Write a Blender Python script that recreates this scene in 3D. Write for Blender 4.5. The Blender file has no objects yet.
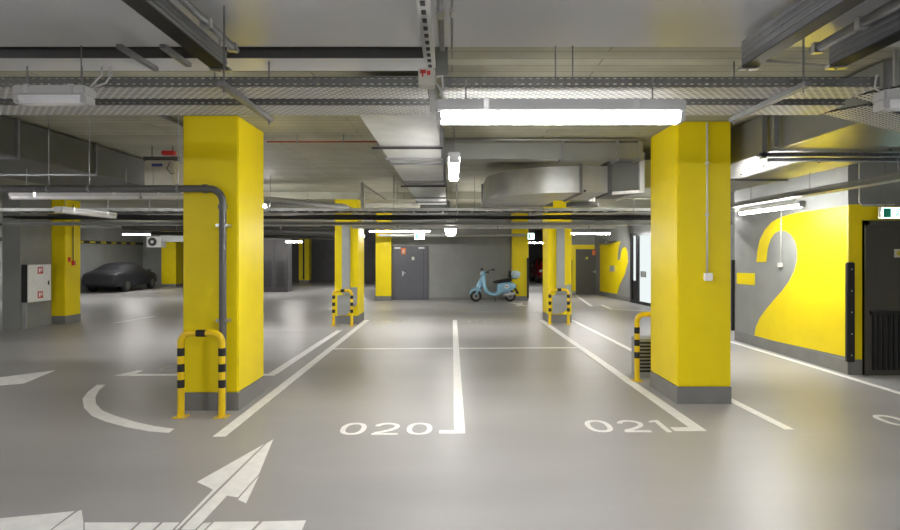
import bpy, bmesh, math, random
from mathutils import Vector, Matrix
random.seed(4)
C = bpy.context.scene.collection
PI = math.pi
F, CX, HY, H = 600.0, 452.0, 254.0, 1.75      # focal length (px), vanishing point, eye height

def fl(px, py):                                # photograph pixel -> floor point
    Y = F*H/(py-HY); return ((px-CX)*Y/F, Y)
def onx(px, py, X):                            # -> point of a wall plane x = X
    Y = X*F/(px-CX); return (Y, H+(HY-py)*Y/F)

# ------------------------------------------------------------------ materials
def mat(name, col, rough=.5, metal=0., noise=0., scale=6., bump=0., spec=.5, emit=0., rvar=0., stretch=None, bumpscale=None):
    m = bpy.data.materials.new(name); m.use_nodes = True
    nt = m.node_tree; b = nt.nodes['Principled BSDF']
    b.inputs['Base Color'].default_value = (*col, 1); b.inputs['Roughness'].default_value = rough
    b.inputs['Metallic'].default_value = metal; b.inputs['Specular IOR Level'].default_value = spec
    if emit:
        b.inputs['Emission Color'].default_value = (*col, 1); b.inputs['Emission Strength'].default_value = emit
    tc = nt.nodes.new('ShaderNodeTexCoord'); src = tc.outputs['Object']
    if stretch:
        mp = nt.nodes.new('ShaderNodeMapping'); mp.inputs['Scale'].default_value = stretch
        nt.links.new(src, mp.inputs[0]); src = mp.outputs[0]
    nz = nt.nodes.new('ShaderNodeTexNoise'); nz.inputs['Scale'].default_value = scale; nz.inputs['Detail'].default_value = 6
    nt.links.new(src, nz.inputs['Vector'])
    k = noise if noise else .06
    r = nt.nodes.new('ShaderNodeValToRGB')
    r.color_ramp.elements[0].position = .3; r.color_ramp.elements[1].position = .7
    r.color_ramp.elements[0].color = (*[c*(1-k) for c in col], 1)
    r.color_ramp.elements[1].color = (*[min(1, c*(1+k)) for c in col], 1)
    nt.links.new(nz.outputs['Fac'], r.inputs[0]); nt.links.new(r.outputs[0], b.inputs['Base Color'])
    if rvar:
        mr = nt.nodes.new('ShaderNodeMapRange')
        mr.inputs['To Min'].default_value = rough-rvar; mr.inputs['To Max'].default_value = rough+rvar
        nt.links.new(nz.outputs['Fac'], mr.inputs['Value']); nt.links.new(mr.outputs[0], b.inputs['Roughness'])
    if bump:
        n2 = nt.nodes.new('ShaderNodeTexNoise'); n2.inputs['Scale'].default_value = bumpscale or scale*4
        nt.links.new(src, n2.inputs['Vector'])
        bp = nt.nodes.new('ShaderNodeBump'); bp.inputs['Strength'].default_value = bump; bp.inputs['Distance'].default_value = .02
        nt.links.new(n2.outputs['Fac'], bp.inputs['Height']); nt.links.new(bp.outputs[0], b.inputs['Normal'])
    return m

def lamp_mat(name, col, s):
    m = bpy.data.materials.new(name); m.use_nodes = True
    nt = m.node_tree; nt.nodes.clear()
    o = nt.nodes.new('ShaderNodeOutputMaterial'); e = nt.nodes.new('ShaderNodeEmission')
    e.inputs[0].default_value = (*col, 1); e.inputs[1].default_value = s
    nt.links.new(e.outputs[0], o.inputs[0]); return m

def perforated(name, col, bw, rh, mort, plane='xy', offset=.5, rough=.4):
    m = mat(name, col, rough, .15)
    nt = m.node_tree; b = nt.nodes['Principled BSDF']; out = nt.nodes['Material Output']
    tc = nt.nodes.new('ShaderNodeTexCoord'); sx = nt.nodes.new('ShaderNodeSeparateXYZ'); cb = nt.nodes.new('ShaderNodeCombineXYZ')
    nt.links.new(tc.outputs['Object'], sx.inputs[0])
    nt.links.new(sx.outputs['X'], cb.inputs['X']); nt.links.new(sx.outputs['Y' if plane == 'xy' else 'Z'], cb.inputs['Y'])
    br = nt.nodes.new('ShaderNodeTexBrick'); br.offset = offset
    br.inputs['Scale'].default_value = 1; br.inputs['Brick Width'].default_value = bw
    br.inputs['Row Height'].default_value = rh; br.inputs['Mortar Size'].default_value = mort; br.inputs['Mortar Smooth'].default_value = 0
    nt.links.new(cb.outputs[0], br.inputs['Vector'])
    tr = nt.nodes.new('ShaderNodeBsdfTransparent'); mx = nt.nodes.new('ShaderNodeMixShader')
    nt.links.new(br.outputs['Fac'], mx.inputs[0]); nt.links.new(tr.outputs[0], mx.inputs[1]); nt.links.new(b.outputs[0], mx.inputs[2])
    nt.links.new(mx.outputs[0], out.inputs[0]); return m

def boarded(name, col, bw, rh, mort, rough=.7):
    m = mat(name, col, rough, 0, .1, 2.5, .15)
    nt = m.node_tree; b = nt.nodes['Principled BSDF']
    tc = nt.nodes.new('ShaderNodeTexCoord'); br = nt.nodes.new('ShaderNodeTexBrick')
    br.inputs['Scale'].default_value = 1; br.inputs['Brick Width'].default_value = bw; br.inputs['Row Height'].default_value = rh
    br.inputs['Mortar Size'].default_value = mort; br.inputs['Mortar Smooth'].default_value = .1
    br.inputs['Color1'].default_value = (1, 1, 1, 1); br.inputs['Color2'].default_value = (.86, .86, .86, 1); br.inputs['Mortar'].default_value = (.5, .5, .5, 1)
    nt.links.new(tc.outputs['Object'], br.inputs['Vector'])
    mx = nt.nodes.new('ShaderNodeMix'); mx.data_type = 'RGBA'; mx.blend_type = 'MULTIPLY'; mx.inputs[0].default_value = 1
    prev = b.inputs['Base Color'].links[0].from_socket
    nt.links.new(prev, mx.inputs[6]); nt.links.new(br.outputs['Color'], mx.inputs[7]); nt.links.new(mx.outputs[2], b.inputs['Base Color'])
    return m

M = {}
M['floor'] = mat('epoxy_floor', (.345, .337, .335), .38, 0, .10, .6, .02, .33, rvar=.07, bumpscale=1.6, stretch=(.5, 1.6, 1))
M['slab'] = boarded('boarded_concrete', (.43, .425, .335), 2.4, .17, .006)
M['panel'] = mat('smooth_ceiling_paint', (.80, .81, .84), .2, 0, .06, .8, .03, .6, bumpscale=1.2)
M['yellow'] = mat('yellow_paint', (.86, .68, .004), .42, 0, .03, 3, .05, .3)
M['yellow_metal'] = mat('yellow_powder_coat', (.82, .56, .006), .35, 0, .03, 8)
M['skirt'] = mat('grey_skirting_paint', (.19, .19, .185), .45, 0, .08, 4)
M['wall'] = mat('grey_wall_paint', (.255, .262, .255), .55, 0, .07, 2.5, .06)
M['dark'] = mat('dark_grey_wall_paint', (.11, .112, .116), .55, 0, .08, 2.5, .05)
M['white'] = mat('white_marking_paint', (.84, .835, .82), .42, 0, .07, 9)
M['worn'] = mat('worn_marking_paint', (.44, .43, .415), .42, 0, .12, 9)
M['galv'] = mat('galvanised_steel', (.56, .57, .56), .34, .55, .12, 3.5, .05)
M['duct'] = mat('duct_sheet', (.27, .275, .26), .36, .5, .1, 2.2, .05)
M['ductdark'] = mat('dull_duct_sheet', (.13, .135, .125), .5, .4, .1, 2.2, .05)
M['strut'] = mat('zinc_strut', (.26, .265, .275), .4, .6, .1, 12)
M['rail'] = mat('dark_zinc_rail', (.20, .205, .23), .38, .7, .22, 5, stretch=(8, .6, 8))
M['black'] = mat('black_rubber', (.012, .012, .013), .5)
M['blackpaint'] = mat('black_paint', (.018, .018, .02), .4)
M['pipe'] = mat('dark_grey_pipe', (.105, .105, .105), .42, .1)
M['pipelight'] = mat('light_grey_pipe', (.36, .36, .34), .42, .2)
M['pvc'] = mat('white_conduit', (.60, .60, .58), .45)
M['housing'] = mat('luminaire_housing', (.52, .52, .52), .4)
M['clear'] = mat('unlit_diffuser', (.86, .86, .88), .25)
M['beige'] = mat('beige_enclosure', (.56, .54, .47), .45)
M['cab'] = mat('white_cabinet_enamel', (.84, .84, .83), .35)
M['red'] = mat('red_sign', (.62, .03, .025), .4)
M['orange'] = mat('orange_sign', (.72, .16, .02), .4)
M['sprink'] = mat('red_brown_pipe', (.30, .085, .05), .45)
M['doorgrey'] = mat('slate_door_paint', (.10, .102, .125), .42)
M['cupboard'] = mat('dark_cupboard_paint', (.055, .052, .053), .5)
M['doorolive'] = mat('dark_olive_door_paint', (.066, .064, .05), .45)
M['steel'] = mat('brushed_steel', (.62, .62, .62), .28, .9)
M['guard'] = mat('grey_guard_sheet', (.36, .375, .37), .45, .3)
M['cable'] = mat('black_cable', (.02, .02, .022), .55)
M['greycable'] = mat('grey_cables', (.06, .06, .06), .6)
M['cover'] = mat('black_car_cover', (.022, .023, .028), .52, 0, .15, 5, .3)
M['rim'] = mat('alloy_rim', (.55, .55, .56), .3, .8)
M['redcar'] = mat('red_car_paint', (.33, .012, .02), .25)
M['glassdark'] = mat('dark_car_glass', (.015, .016, .018), .08)
M['blue'] = mat('light_blue_scooter_paint', (.36, .64, .86), .14, .12, .02, 3, spec=.6)
M['paleblue'] = mat('pale_blue_case', (.56, .72, .80), .25)
M['seat'] = mat('black_vinyl', (.02, .02, .022), .4)
M['signgreen'] = mat('green_pictogram', (.02, .45, .3), .4)
M['signlit'] = lamp_mat('lit_exit_sign', (.62, 1, .92), 1.6)
M['lens'] = mat('glass_lens', (.6, .62, .62), .1)
M['lampA'] = lamp_mat('fill_tube_cool', (1, .985, .97), 40)
M['lampB'] = lamp_mat('lit_tube', (1, .975, .93), 44)
M['lampF'] = lamp_mat('lit_tube_front', (1, .985, .97), 22)
M['lampD'] = lamp_mat('lit_tube_far', (1, .98, .95), 13)
M['lampC'] = lamp_mat('lit_tube_wall', (1, .985, .94), 38)
M['lobby'] = lamp_mat('lit_lobby_glass', (.93, 1, 1), .26)
M['bed'] = perforated('perforated_tray_bed', (.76, .76, .73), .052, .032, .0078)
M['flange'] = perforated('slotted_tray_side', (.16, .165, .16), .046, .034, .0125, 'xz', 0)
M['hazard'] = mat('hazard_yellow', (.5, .42, .03), .5)

# ------------------------------------------------------------------ mesh building
class MB:
    def __init__(s): s.bm = bmesh.new()
    def box(s, x0, x1, y0, y1, z0, z1, bevel=0):
        r = bmesh.ops.create_cube(s.bm, size=1)
        for v in r['verts']:
            v.co = Vector(((x0+x1)/2+v.co.x*(x1-x0), (y0+y1)/2+v.co.y*(y1-y0), (z0+z1)/2+v.co.z*(z1-z0)))
        if bevel:
            es = list({e for v in r['verts'] for e in v.link_edges})
            bmesh.ops.bevel(s.bm, geom=es, offset=bevel, segments=2, affect='EDGES', clamp_overlap=True)
        return s
    def tube(s, pts, r, seg=10, cap=True):
        pts = [Vector(p) for p in pts]; rings = []
        n = len(pts); rr = r if isinstance(r, (list, tuple)) else [r]*n
        up = None
        for i, p in enumerate(pts):
            t = (pts[min(i+1, n-1)]-pts[max(i-1, 0)]).normalized()
            if up is None:
                up = Vector((0, 0, 1)) if abs(t.z) < .9 else Vector((1, 0, 0))
            a = (up-t*up.dot(t)).normalized(); b = t.cross(a); up = a
            rings.append([s.bm.verts.new(p+(a*math.cos(2*PI*k/seg)+b*math.sin(2*PI*k/seg))*rr[i]) for k in range(seg)])
        s._skin(rings, cap); return s
    def _skin(s, rings, cap=True, closed=False):
        n = len(rings[0]); fs = []
        for i in range(len(rings)-1 if not closed else len(rings)):
            A, B = rings[i], rings[(i+1) % len(rings)]
            for k in range(n): fs.append(s.bm.faces.new((A[k], A[(k+1) % n], B[(k+1) % n], B[k])))
        if cap and not closed:
            fs.append(s.bm.faces.new(rings[0][::-1])); fs.append(s.bm.faces.new(rings[-1]))
        return fs
    def loft(s, rings, cap=True, closed=False):
        s._skin([[s.bm.verts.new(p) for p in r] for r in rings], cap, closed); return s
    def prism(s, poly, f0, f1):                 # poly of 2-D points, f0/f1 turn them into 3-D on the two faces
        A = [s.bm.verts.new(f0(*p)) for p in poly]; B = [s.bm.verts.new(f1(*p)) for p in poly]
        s.bm.faces.new(A[::-1]); s.bm.faces.new(B); n = len(poly)
        for k in range(n): s.bm.faces.new((A[k], A[(k+1) % n], B[(k+1) % n], B[k]))
        return s
    def ground(s, poly, z=.004): return s.prism(poly, lambda x, y: (x, y, 0), lambda x, y: (x, y, z))
    def ball(s, c, r, seg=16):
        R = bmesh.ops.create_uvsphere(s.bm, u_segments=seg, v_segments=seg//2, radius=1)
        rx, ry, rz = r if isinstance(r, (list, tuple)) else (r, r, r)
        for v in R['verts']: v.co = Vector((c[0]+v.co.x*rx, c[1]+v.co.y*ry, c[2]+v.co.z*rz))
        return s
    def disc(s, c, axis, r, h, seg=20):         # solid cylinder centred on c
        a = Vector(axis).normalized(); c = Vector(c); return s.tube([c-a*h/2, c+a*h/2], r, seg)
    def torus(s, c, R, r, seg=24, ring=10):     # axis along y
        rings = []
        for i in range(seg):
            a = 2*PI*i/seg
            rings.append([(c[0]+(R+r*math.cos(2*PI*k/ring))*math.cos(a), c[1]+r*math.sin(2*PI*k/ring), c[2]+(R+r*math.cos(2*PI*k/ring))*math.sin(a)) for k in range(ring)])
        return s.loft(rings, False, True)

def wloc(o):
    v = Vector((0, 0, 0))
    while o: v += o.location; o = o.parent
    return v

def part(name, mb, m, parent=None, smooth=False, sub=0, local=False, label=None):
    bmesh.ops.recalc_face_normals(mb.bm, faces=mb.bm.faces)
    me = bpy.data.meshes.new(name)
    if parent and not local: bmesh.ops.translate(mb.bm, verts=mb.bm.verts, vec=-wloc(parent))
    mb.bm.to_mesh(me); mb.bm.free()
    me.materials.append(M[m])
    if smooth:
        for p in me.polygons: p.use_smooth = True
    o = bpy.data.objects.new(name, me); C.objects.link(o)
    if smooth == 'auto':
        ang = math.radians(40)
        bm = bmesh.new(); bm.from_mesh(me)
        for e in bm.edges:
            if len(e.link_faces) == 2 and e.calc_face_angle(0) > ang: e.smooth = False
        bm.to_mesh(me); bm.free()
    if sub:
        s = o.modifiers.new('sub', 'SUBSURF'); s.levels = sub; s.render_levels = sub
    if parent: o.parent = parent
    if label: o['label'] = label
    return o

def tag(o, label, cat, group=None, kind='thing'):
    o['label'] = label; o['category'] = cat; o['kind'] = kind
    if group: o['group'] = group
    return o
def thing(name, label, cat, loc=(0, 0, 0), group=None, kind='thing'):
    o = bpy.data.objects.new(name, None); o.empty_display_size = .2; C.objects.link(o); o.location = loc
    return tag(o, label, cat, group, kind)
def solo(name, mb, m, label, cat, loc=None, group=None, smooth=False):      # a thing of one mesh, origin moved to loc
    if loc: bmesh.ops.translate(mb.bm, verts=mb.bm.verts, vec=-Vector(loc))
    o = part(name, mb, m, None, smooth)
    if loc: o.location = loc
    return tag(o, label, cat, group)
def struct(name, mb, m, label=None, parent=None, smooth=False):
    o = part(name, mb, m, parent, smooth)
    if not parent: o['kind'] = 'structure'
    if label: o['label'] = label
    return o
def copy_thing(src, loc, label, rotz=None):
    r = src.copy(); C.objects.link(r); r.location = loc; r['label'] = label
    if rotz is not None: r.rotation_euler.z = rotz
    for ch in list(src.children):
        c = ch.copy(); C.objects.link(c); c.parent = r
        for g in list(ch.children):
            d = g.copy(); C.objects.link(d); d.parent = c
    return r

# ------------------------------------------------------------------ the setting
struct('floor', MB().box(-17.2, 10.2, -7.2, 44, -.2, 0), 'floor')
struct('ceiling', MB().box(-17.2, 10.2, 4.2, 44, 3.3, 3.5), 'slab')
struct('ceiling', MB().box(-17.2, 10.2, -7.2, 4.2, 3.2, 3.5), 'panel')
struct('wall_left', MB().box(-17.2, -17, -7, 33, 0, 3.3), 'wall')
struct('wall_front', MB().box(-17, 10, -7.2, -7, 0, 3.2), 'wall')
struct('wall_right', MB().box(10, 10.2, -7, 8.9, 0, 3.3), 'wall')
struct('wall_back', MB().box(-2.9, 2.92, 22.85, 23.1, 0, 3.3), 'wall')
struct('wall_back', MB().box(-17, -14.4, 33, 33.2, 0, 3.3), 'wall')
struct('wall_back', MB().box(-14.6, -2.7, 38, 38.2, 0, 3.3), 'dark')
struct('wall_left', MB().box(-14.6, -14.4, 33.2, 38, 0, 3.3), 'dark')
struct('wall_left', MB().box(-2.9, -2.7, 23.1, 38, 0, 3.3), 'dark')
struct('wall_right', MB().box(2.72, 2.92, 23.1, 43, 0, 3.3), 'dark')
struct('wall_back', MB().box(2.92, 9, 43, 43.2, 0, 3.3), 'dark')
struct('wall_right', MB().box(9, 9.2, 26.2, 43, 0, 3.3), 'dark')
wr = struct('wall_right', MB().box(5.75, 5.95, 8.71, 12.2, 0, 3.3), 'wall')
wd = struct('wall_right', MB().box(5.95, 10, 8.71, 8.91, 0, 3.3), 'wall')
struct('wall_right', MB().box(5.95, 7.1, 12, 12.2, 0, 3.3), 'wall')
SA, SB = Vector((6.2, 26)), Vector((6.75, 19.5))
def slant(t, z, off=0):                        # point on the slanted far right wall, t = distance from SA
    d = (SB-SA).normalized(); n = Vector((-d.y, d.x))
    if n.x > 0: n = -n
    p = SA+d*t+n*off; return (p.x, p.y, z)
dv = (SB-SA).normalized(); ex = SB+dv*7.4
struct('wall_right', MB().prism([(SA.x, SA.y), (ex.x, ex.y), (ex.x+.25, ex.y), (SA.x+.25, SA.y)], lambda x, y: (x, y, 0), lambda x, y: (x, y, 3.3)), 'wall')
struct('wall_back', MB().box(5.12, 9, 26, 26.25, 0, 3.3), 'wall')
# yellow paint fields that are part of those walls
part('yellow_field', MB().box(5.752, 5.95, 8.704, 8.712, .22, 2.47), 'yellow', wd)
part('yellow_field', MB().box(5.95, 7.6, 8.704, 8.712, 2.23, 2.44), 'yellow', wd)
part('yellow_field', MB().box(5.14, 6.18, 25.994, 26.002, .15, 2.15), 'yellow', wd)
# skirtings
struct('baseboard_right', MB().box(5.742, 5.752, 8.7, 12.2, 0, .2), 'skirt')
struct('baseboard_right', MB().box(5.742, 5.95, 8.698, 8.712, 0, .22), 'skirt')
struct('baseboard_back', MB().box(-2.2, 2.2, 22.842, 22.852, 0, .1), 'skirt')
struct('beam_ceiling', MB().box(-17, 5.7, 14.98, 16.25, 3.12, 3.3), 'slab')
# dark downstand strip behind the smooth ceiling panel, left half only
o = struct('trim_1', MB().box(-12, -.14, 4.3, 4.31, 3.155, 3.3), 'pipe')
part('soffit', MB().box(-12, -.14, 4.31, 4.6, 3.155, 3.3), 'panel', o)
part('end_plate', MB().box(-.12, -.03, 4.3, 4.36, 3.03, 3.3), 'duct', o)

# ------------------------------------------------------------------ concrete columns
def column(x0, x1, y0, y1, label, sk=.2, top=3.299):
    t = thing('concrete_column', label, 'column', ((x0+x1)/2, (y0+y1)/2, 0), 'yellow concrete columns')
    part('shaft', MB().box(x0, x1, y0, y1, sk, top, .012), 'yellow', t)
    part('skirting', MB().box(x0-.004, x1+.004, y0-.004, y1+.004, 0, sk), 'skirt', t, label='grey painted base band')
    return t
colA = column(-3.01, -2.39, 6.71, 7.62, 'large yellow concrete column with dark downpipe, on the left in front')
colB = column(2.63, 3.255, 7.0, 7.95, 'large yellow concrete column with white conduit and switch box, on the right in front')
colC = column(-2.93, -2.35, 15.0, 16.05, 'yellow concrete column with grey pipe guard, left of the centre bays, middle distance', top=3.118)
colD = column(2.45, 3.05, 15.3, 16.2, 'yellow concrete column with grey pipe guard, right of the centre bays, middle distance', top=3.118)
colE = column(-2.86, -2.28, 22.45, 22.84, 'flat yellow pilaster left of the slate grey door in the back wall', .17)
colF = column(2.26, 2.86, 22.45, 22.84, 'yellow pilaster with black corner guard behind the blue scooter', .17)
colG = column(-10.13, -9.67, 15.0, 15.62, 'yellow concrete column beside the white hose cabinet on the left', top=3.118)
colH = column(-15.5, -14.72, 32.0, 32.8, 'distant yellow column just right of the covered black car', .15)
colI = column(-9.35, -8.72, 36.6, 37.2, 'most distant yellow column, before the dark far wall', .15)
part('pipe_chase', MB().box(-9.1, -9.0, 36.58, 36.6, .2, 3.2), 'blackpaint', colI)
part('corner_guard', MB().box(2.80, 2.875, 22.43, 22.47, .1, 1.6), 'black', colF, label='black rubber corner guard')

# grey wall stub carrying the hose cabinet
st = struct('wall_left', MB().box(-10.42, -10.0, 13.9, 14.98, 0, 3.3), 'wall')

# pipe guards on the middle columns
def guard(cx, y, label, flip):
    t = thing('downpipe_guard', label, 'pipe guard', (cx, y, 0), 'grey pipe guards on the middle columns')
    part('channel', MB().box(cx-.1, cx+.1, y-.09, y-.002, .75, 2.5, .01), 'guard', t)
    w = .26
    poly = [(-w, .72), (w, .95), (w, .5), (w-.1, .3), (w-.28, .22), (-w, .22)]
    if flip: poly = [(-.12, .9), (.27, .98), (.27, .55), (.2, .36), (.05, .25), (-.2, .22), (-.2, .7), (-.12, .7)]
    else: poly = [(-.22, .22), (0, .22), (.27, .5), (.27, .92), (-.04, .92), (-.04, .72), (-.22, .72)]
    part('kick_plate', MB().prism(poly, lambda a, z: (cx+a, y-.03, z), lambda a, z: (cx+a, y-.003, z)), 'guard', t)
guard(-2.64, 15.0, 'tall grey sheet metal pipe guard on the middle left column', False)
guard(2.76, 15.3, 'tall grey sheet metal pipe guard on the middle right column', True)

# ------------------------------------------------------------------ bumper hoops
def hoop(xa, xb, y, h, label, r=.036):
    t = thing('bumper_hoop', label, 'bumper guard', ((xa+xb)/2, y, 0), 'black and yellow column bumper hoops')
    rc = .1; pts = [(xa, y, .01), (xa, y, h-rc-.0)]
    for k in range(1, 7):
        a = PI/2*k/6; pts.append((xa+rc-rc*math.cos(a), y, h-rc+rc*math.sin(a)))
    for k in range(0, 7):
        a = PI/2*k/6; pts.append((xb-rc+rc*math.sin(a), y, h-rc+rc*math.cos(a)))
    pts.append((xb, y, .01))
    part('hoop_tube', MB().tube(pts, r, 16), 'yellow_metal', t, 'auto')
    for x in (xa, xb):
        p = part('base_plate', MB().box(x-.07, x+.07, y-.07, y+.07, 0, .012, .003), 'yellow_metal', t)
        for sx in (-.05, .05):
            for sy in (-.05, .05): part('bolt', MB().disc((x+sx, y+sy, .016), (0, 0, 1), .009, .01, 6), 'steel', p)
        for z in (.36, .53, .70): part('black_band', MB().disc((x, y, z), (0, 0, 1), r+.002, .085, 16), 'black', t, 'auto', label='black stripe')
    m = (xa+xb)/2
    part('black_band', MB().disc((m, y, h), (1, 0, 0), r+.002, .1, 16), 'black', t, 'auto', label='black stripe')
    return t
hoop(-2.91, -2.47, 6.44, .90, 'black and yellow tubular hoop at the foot of the large left column')
hoop(2.55, 3.1, 8.27, .92, 'black and yellow hoop half hidden behind the large right column')
hoop(-2.88, -2.44, 14.6, .86, 'black and yellow hoop at the foot of the middle left column')
hoop(2.44, 2.90, 14.95, .86, 'black and yellow hoop at the foot of the middle right column')
o = thing('floor_vent_box', 'small grey louvred box on the floor behind the large right column', 'vent', (2.75, 8.6, 0))
part('body', MB().box(2.63, 3.0, 8.5, 8.8, 0, .55, .01), 'guard', o)
g = MB()
for k in range(9): g.box(2.66, 2.97, 8.485, 8.5, .08+k*.05, .105+k*.05)
part('louvres', g, 'black', o)

# ------------------------------------------------------------------ floor markings
def line(label, pts, m='white', name='floor_line', group='white bay lines', cat='floor marking'):
    cx = sum(p[0] for p in pts)/len(pts); cy = sum(p[1] for p in pts)/len(pts)
    return solo(name, MB().ground(pts), m, label, cat, (cx, cy, 0), group)
line('long white bay line running from the large left column side to the middle left column', [(-2.29, 5.74), (-2.17, 5.74), (-2.19, 15.9), (-2.31, 15.9)])
line('white bay line between bays 020 and 021, with a foot to its left', [(.02, 5.95), (.02, 15.9), (.13, 15.9), (.13, 5.84), (-.125, 5.84), (-.125, 5.95)])
line('white bay line with a foot right of number 021, running to the middle right column', [(2.39, 6.05), (2.30, 15.9), (2.42, 15.9), (2.52, 5.93), (2.2, 5.93), (2.2, 6.05)])
line('white cross line closing the rear of bay 020', [(-2.17, 11.0), (.015, 11.07), (.015, 11.17), (-2.17, 11.1)])
line('white cross line closing the rear of bay 021', [(.135, 11.07), (2.33, 11.15), (2.33, 11.25), (.135, 11.17)])
line('white line crossing behind the foot of the large left column', [(-4.85, 8.62), (-2.56, 8.62), (-2.56, 8.75), (-4.62, 8.75), (-4.62, 8.98), (-4.72, 9.0)])
line('white bay line starting at the rear of the large left column', [(-2.68, 8.76), (-2.55, 8.76), (-2.52, 13.7), (-2.64, 13.7)])
line('faint white cross line left of the middle left column', [(-5.2, 13.7), (-2.5, 13.7), (-2.5, 13.82), (-5.2, 13.82)], 'worn')
line('short white line on the open floor before the covered car', [(-8.6, 15.2), (-8.48, 15.2), (-8.3, 16.9), (-8.42, 16.9)])
line('white line passing the right side of the large right column', [(3.31, 5.97), (3.41, 5.97), (3.22, 15.9), (3.12, 15.9)])
line('white line along the foot of the wall with the giant numeral', [(5.6, 6.2), (5.69, 6.2), (5.6, 12.4), (5.5, 12.4)])
line('faint white cross line on the floor before the blue scooter', [(.3, 18.1), (3.2, 18.1), (3.2, 18.3), (.3, 18.3)], 'worn')
line('white line in front of the lobby door', [(5.0, 18.9), (6.5, 18.2), (6.5, 18.32), (5.1, 19.0), (5.2, 20.6), (5.08, 20.6)])
line('white line leading to the far dark olive door', [(4.6, 20.0), (4.72, 20.0), (5.3, 25.4), (5.18, 25.4)])
line('yellow dash on the floor before the dark louvred cupboards', [(-7.0, 23.0), (-6.2, 23.3), (-6.2, 23.42), (-7.0, 23.12)], 'worn')

def px_poly(label, polys, m, name, cat='floor marking', group='white floor arrows'):
    P = [[fl(*p) for p in q] for q in polys]
    allp = [p for q in P for p in q]
    c = (sum(p[0] for p in allp)/len(allp), sum(p[1] for p in allp)/len(allp), 0)
    t = thing(name, label, cat, c, group)
    for q in P: part('painted_piece', MB().ground(q), m, t)
    return t
def Q(a): return [(x*310/900, 430+y*310/900) for x, y in a]    # points read off a close view of the bottom left
px_poly('large white arrow pointing ahead right, branching from the bar at the bottom edge',
        [Q([(765, 43), (572, 152), (619, 174), (527, 270), (508, 290), (514, 290), (535, 270), (616, 187)]), Q([(793, 28), (752, 128), (690, 196), (659, 191), (584, 272), (566, 290), (526, 290), (544, 270), (627, 187), (773, 41)]),
         Q([(751, 135), (714, 214), (691, 203)])], 'white', 'floor_arrow')
px_poly('white arrow head pointing left at the lower left edge of the floor',
        [Q([(-300, 320), (0, 258), (215, 237), (143, 292), (60, 360)]), Q([(226, 237), (237, 234), (242, 268), (242, 292), (150, 292)])], 'white', 'floor_arrow')
px_poly('white crossbar of the split arrow along the bottom edge of the floor',
        [Q([(246, 270), (400, 270), (376, 292), (246, 292)]), Q([(410, 270), (464, 270), (440, 292), (386, 292)]),
         Q([(474, 270), (520, 270), (500, 290), (498, 292), (450, 292)]), Q([(590, 272), (612, 270), (590, 292), (571, 292)]),
         Q([(622, 268), (752, 267), (728, 292), (598, 292)]), Q([(763, 267), (888, 264), (876, 292), (738, 292)])], 'white', 'floor_arrow')
px_poly('small white arrow head on the floor at the left edge of the picture', [[(-40, 388), (0, 377.5), (55, 370.5), (24, 383.5), (-5, 386)]], 'white', 'floor_arrow')
px_poly('far white arrow on the floor before the yellow pilaster by the scooter', [[(509, 302.5), (517, 303.5), (523, 302.6), (521.5, 304.6), (528, 305.8), (514, 306), (518, 304.8)]], 'white', 'floor_arrow')
# curved line
outer = [(97, 385), (88, 392), (82.5, 399), (84, 408), (92, 416), (105, 421.5), (125, 427), (150, 431.5), (169, 433)]
inner = [(174, 429), (155, 426.5), (135, 422), (115, 416), (102, 410.5), (96, 404), (95.5, 397), (99, 390.5), (105, 385)]
b = MB(); n = len(outer)
vo = [fl(*p) for p in outer]; vi = [fl(*p) for p in inner[::-1]]
for i in range(n-1): b.ground([vo[i], vo[i+1], vi[i+1], vi[i]])
solo('floor_curve', b, 'white', 'white curved guide line on the floor left of the large left column', 'floor marking', (vo[4][0], vo[4][1], 0))

def ribbon(pts, w, closed=False):
    out = []; n = len(pts)
    L, R = [], []
    for i in range(n):
        a = Vector(pts[(i-1) % n] if closed else pts[max(i-1, 0)]); c = Vector(pts[(i+1) % n] if closed else pts[min(i+1, n-1)])
        t = (c-a).normalized(); nn = Vector((-t.y, t.x))*w/2; p = Vector(pts[i])
        L.append(p+nn); R.append(p-nn)
    for i in range(n if closed else n-1):
        j = (i+1) % n; out.append([tuple(L[i]), tuple(L[j]), tuple(R[j]), tuple(R[i])])
    return out
def glyph(ch, w, h, t):
    if ch == '0':
        return ribbon([((w-t)/2*math.copysign(abs(math.cos(a))**.85, math.cos(a)), h/2+(h-t)/2*math.copysign(abs(math.sin(a))**.85, math.sin(a))) for a in [2*PI*k/28 for k in range(28)]], t, True)
    if ch == '2':
        r = (w-t)/2; p = [(-r, h*.70)]
        for k in range(10):
            a = PI*(1-k/9)-.0; p.append((r*math.cos(a), h*.70+(h*.3-t/2)*math.sin(a)))
        p += [(r*.9, h*.56), (r*.45, h*.40), (-r*.4, h*.22), (-r, t*1.1)]
        return ribbon(p, t)+[[(-w/2, 0), (w/2, 0), (w/2, t), (-w/2, t)]]
    if ch == '1':
        return [[(w*.1, 0), (w*.1+t, 0), (w*.1+t, h), (w*.1, h)], [(w*.1, h), (w*.1, h-t*1.2), (-w*.13, h-t*1.7), (-w*.13, h-t*.8)]]
def number(txt, xs, y0, h, w, label, m='white', rot=False, t=.052, cat='floor number'):
    th = thing('bay_number', label, cat, (xs[len(xs)//2], y0, 0), 'painted bay numbers')
    for ch, x in zip(txt, xs):
        b = MB()
        for q in glyph(ch, w, h, t): b.ground([(x+p[0], y0+(h-p[1] if rot else p[1])) for p in q] if not rot else [(x-p[0], y0+h-p[1]) for p in q])
        part('digit', b, m, th)
number('020', (-.985, -.655, -.325), 5.80, .41, .255, 'painted white number 020 on the floor, left of the central bay line')
number('021', (1.49, 1.835, 2.085), 5.89, .42, .26, 'painted white number 021 on the floor, before the large right column')
number('022', (4.63, 4.98, 5.32), 6.1, .42, .26, 'white number cut off by the right edge of the picture, only its first zero showing')
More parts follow.
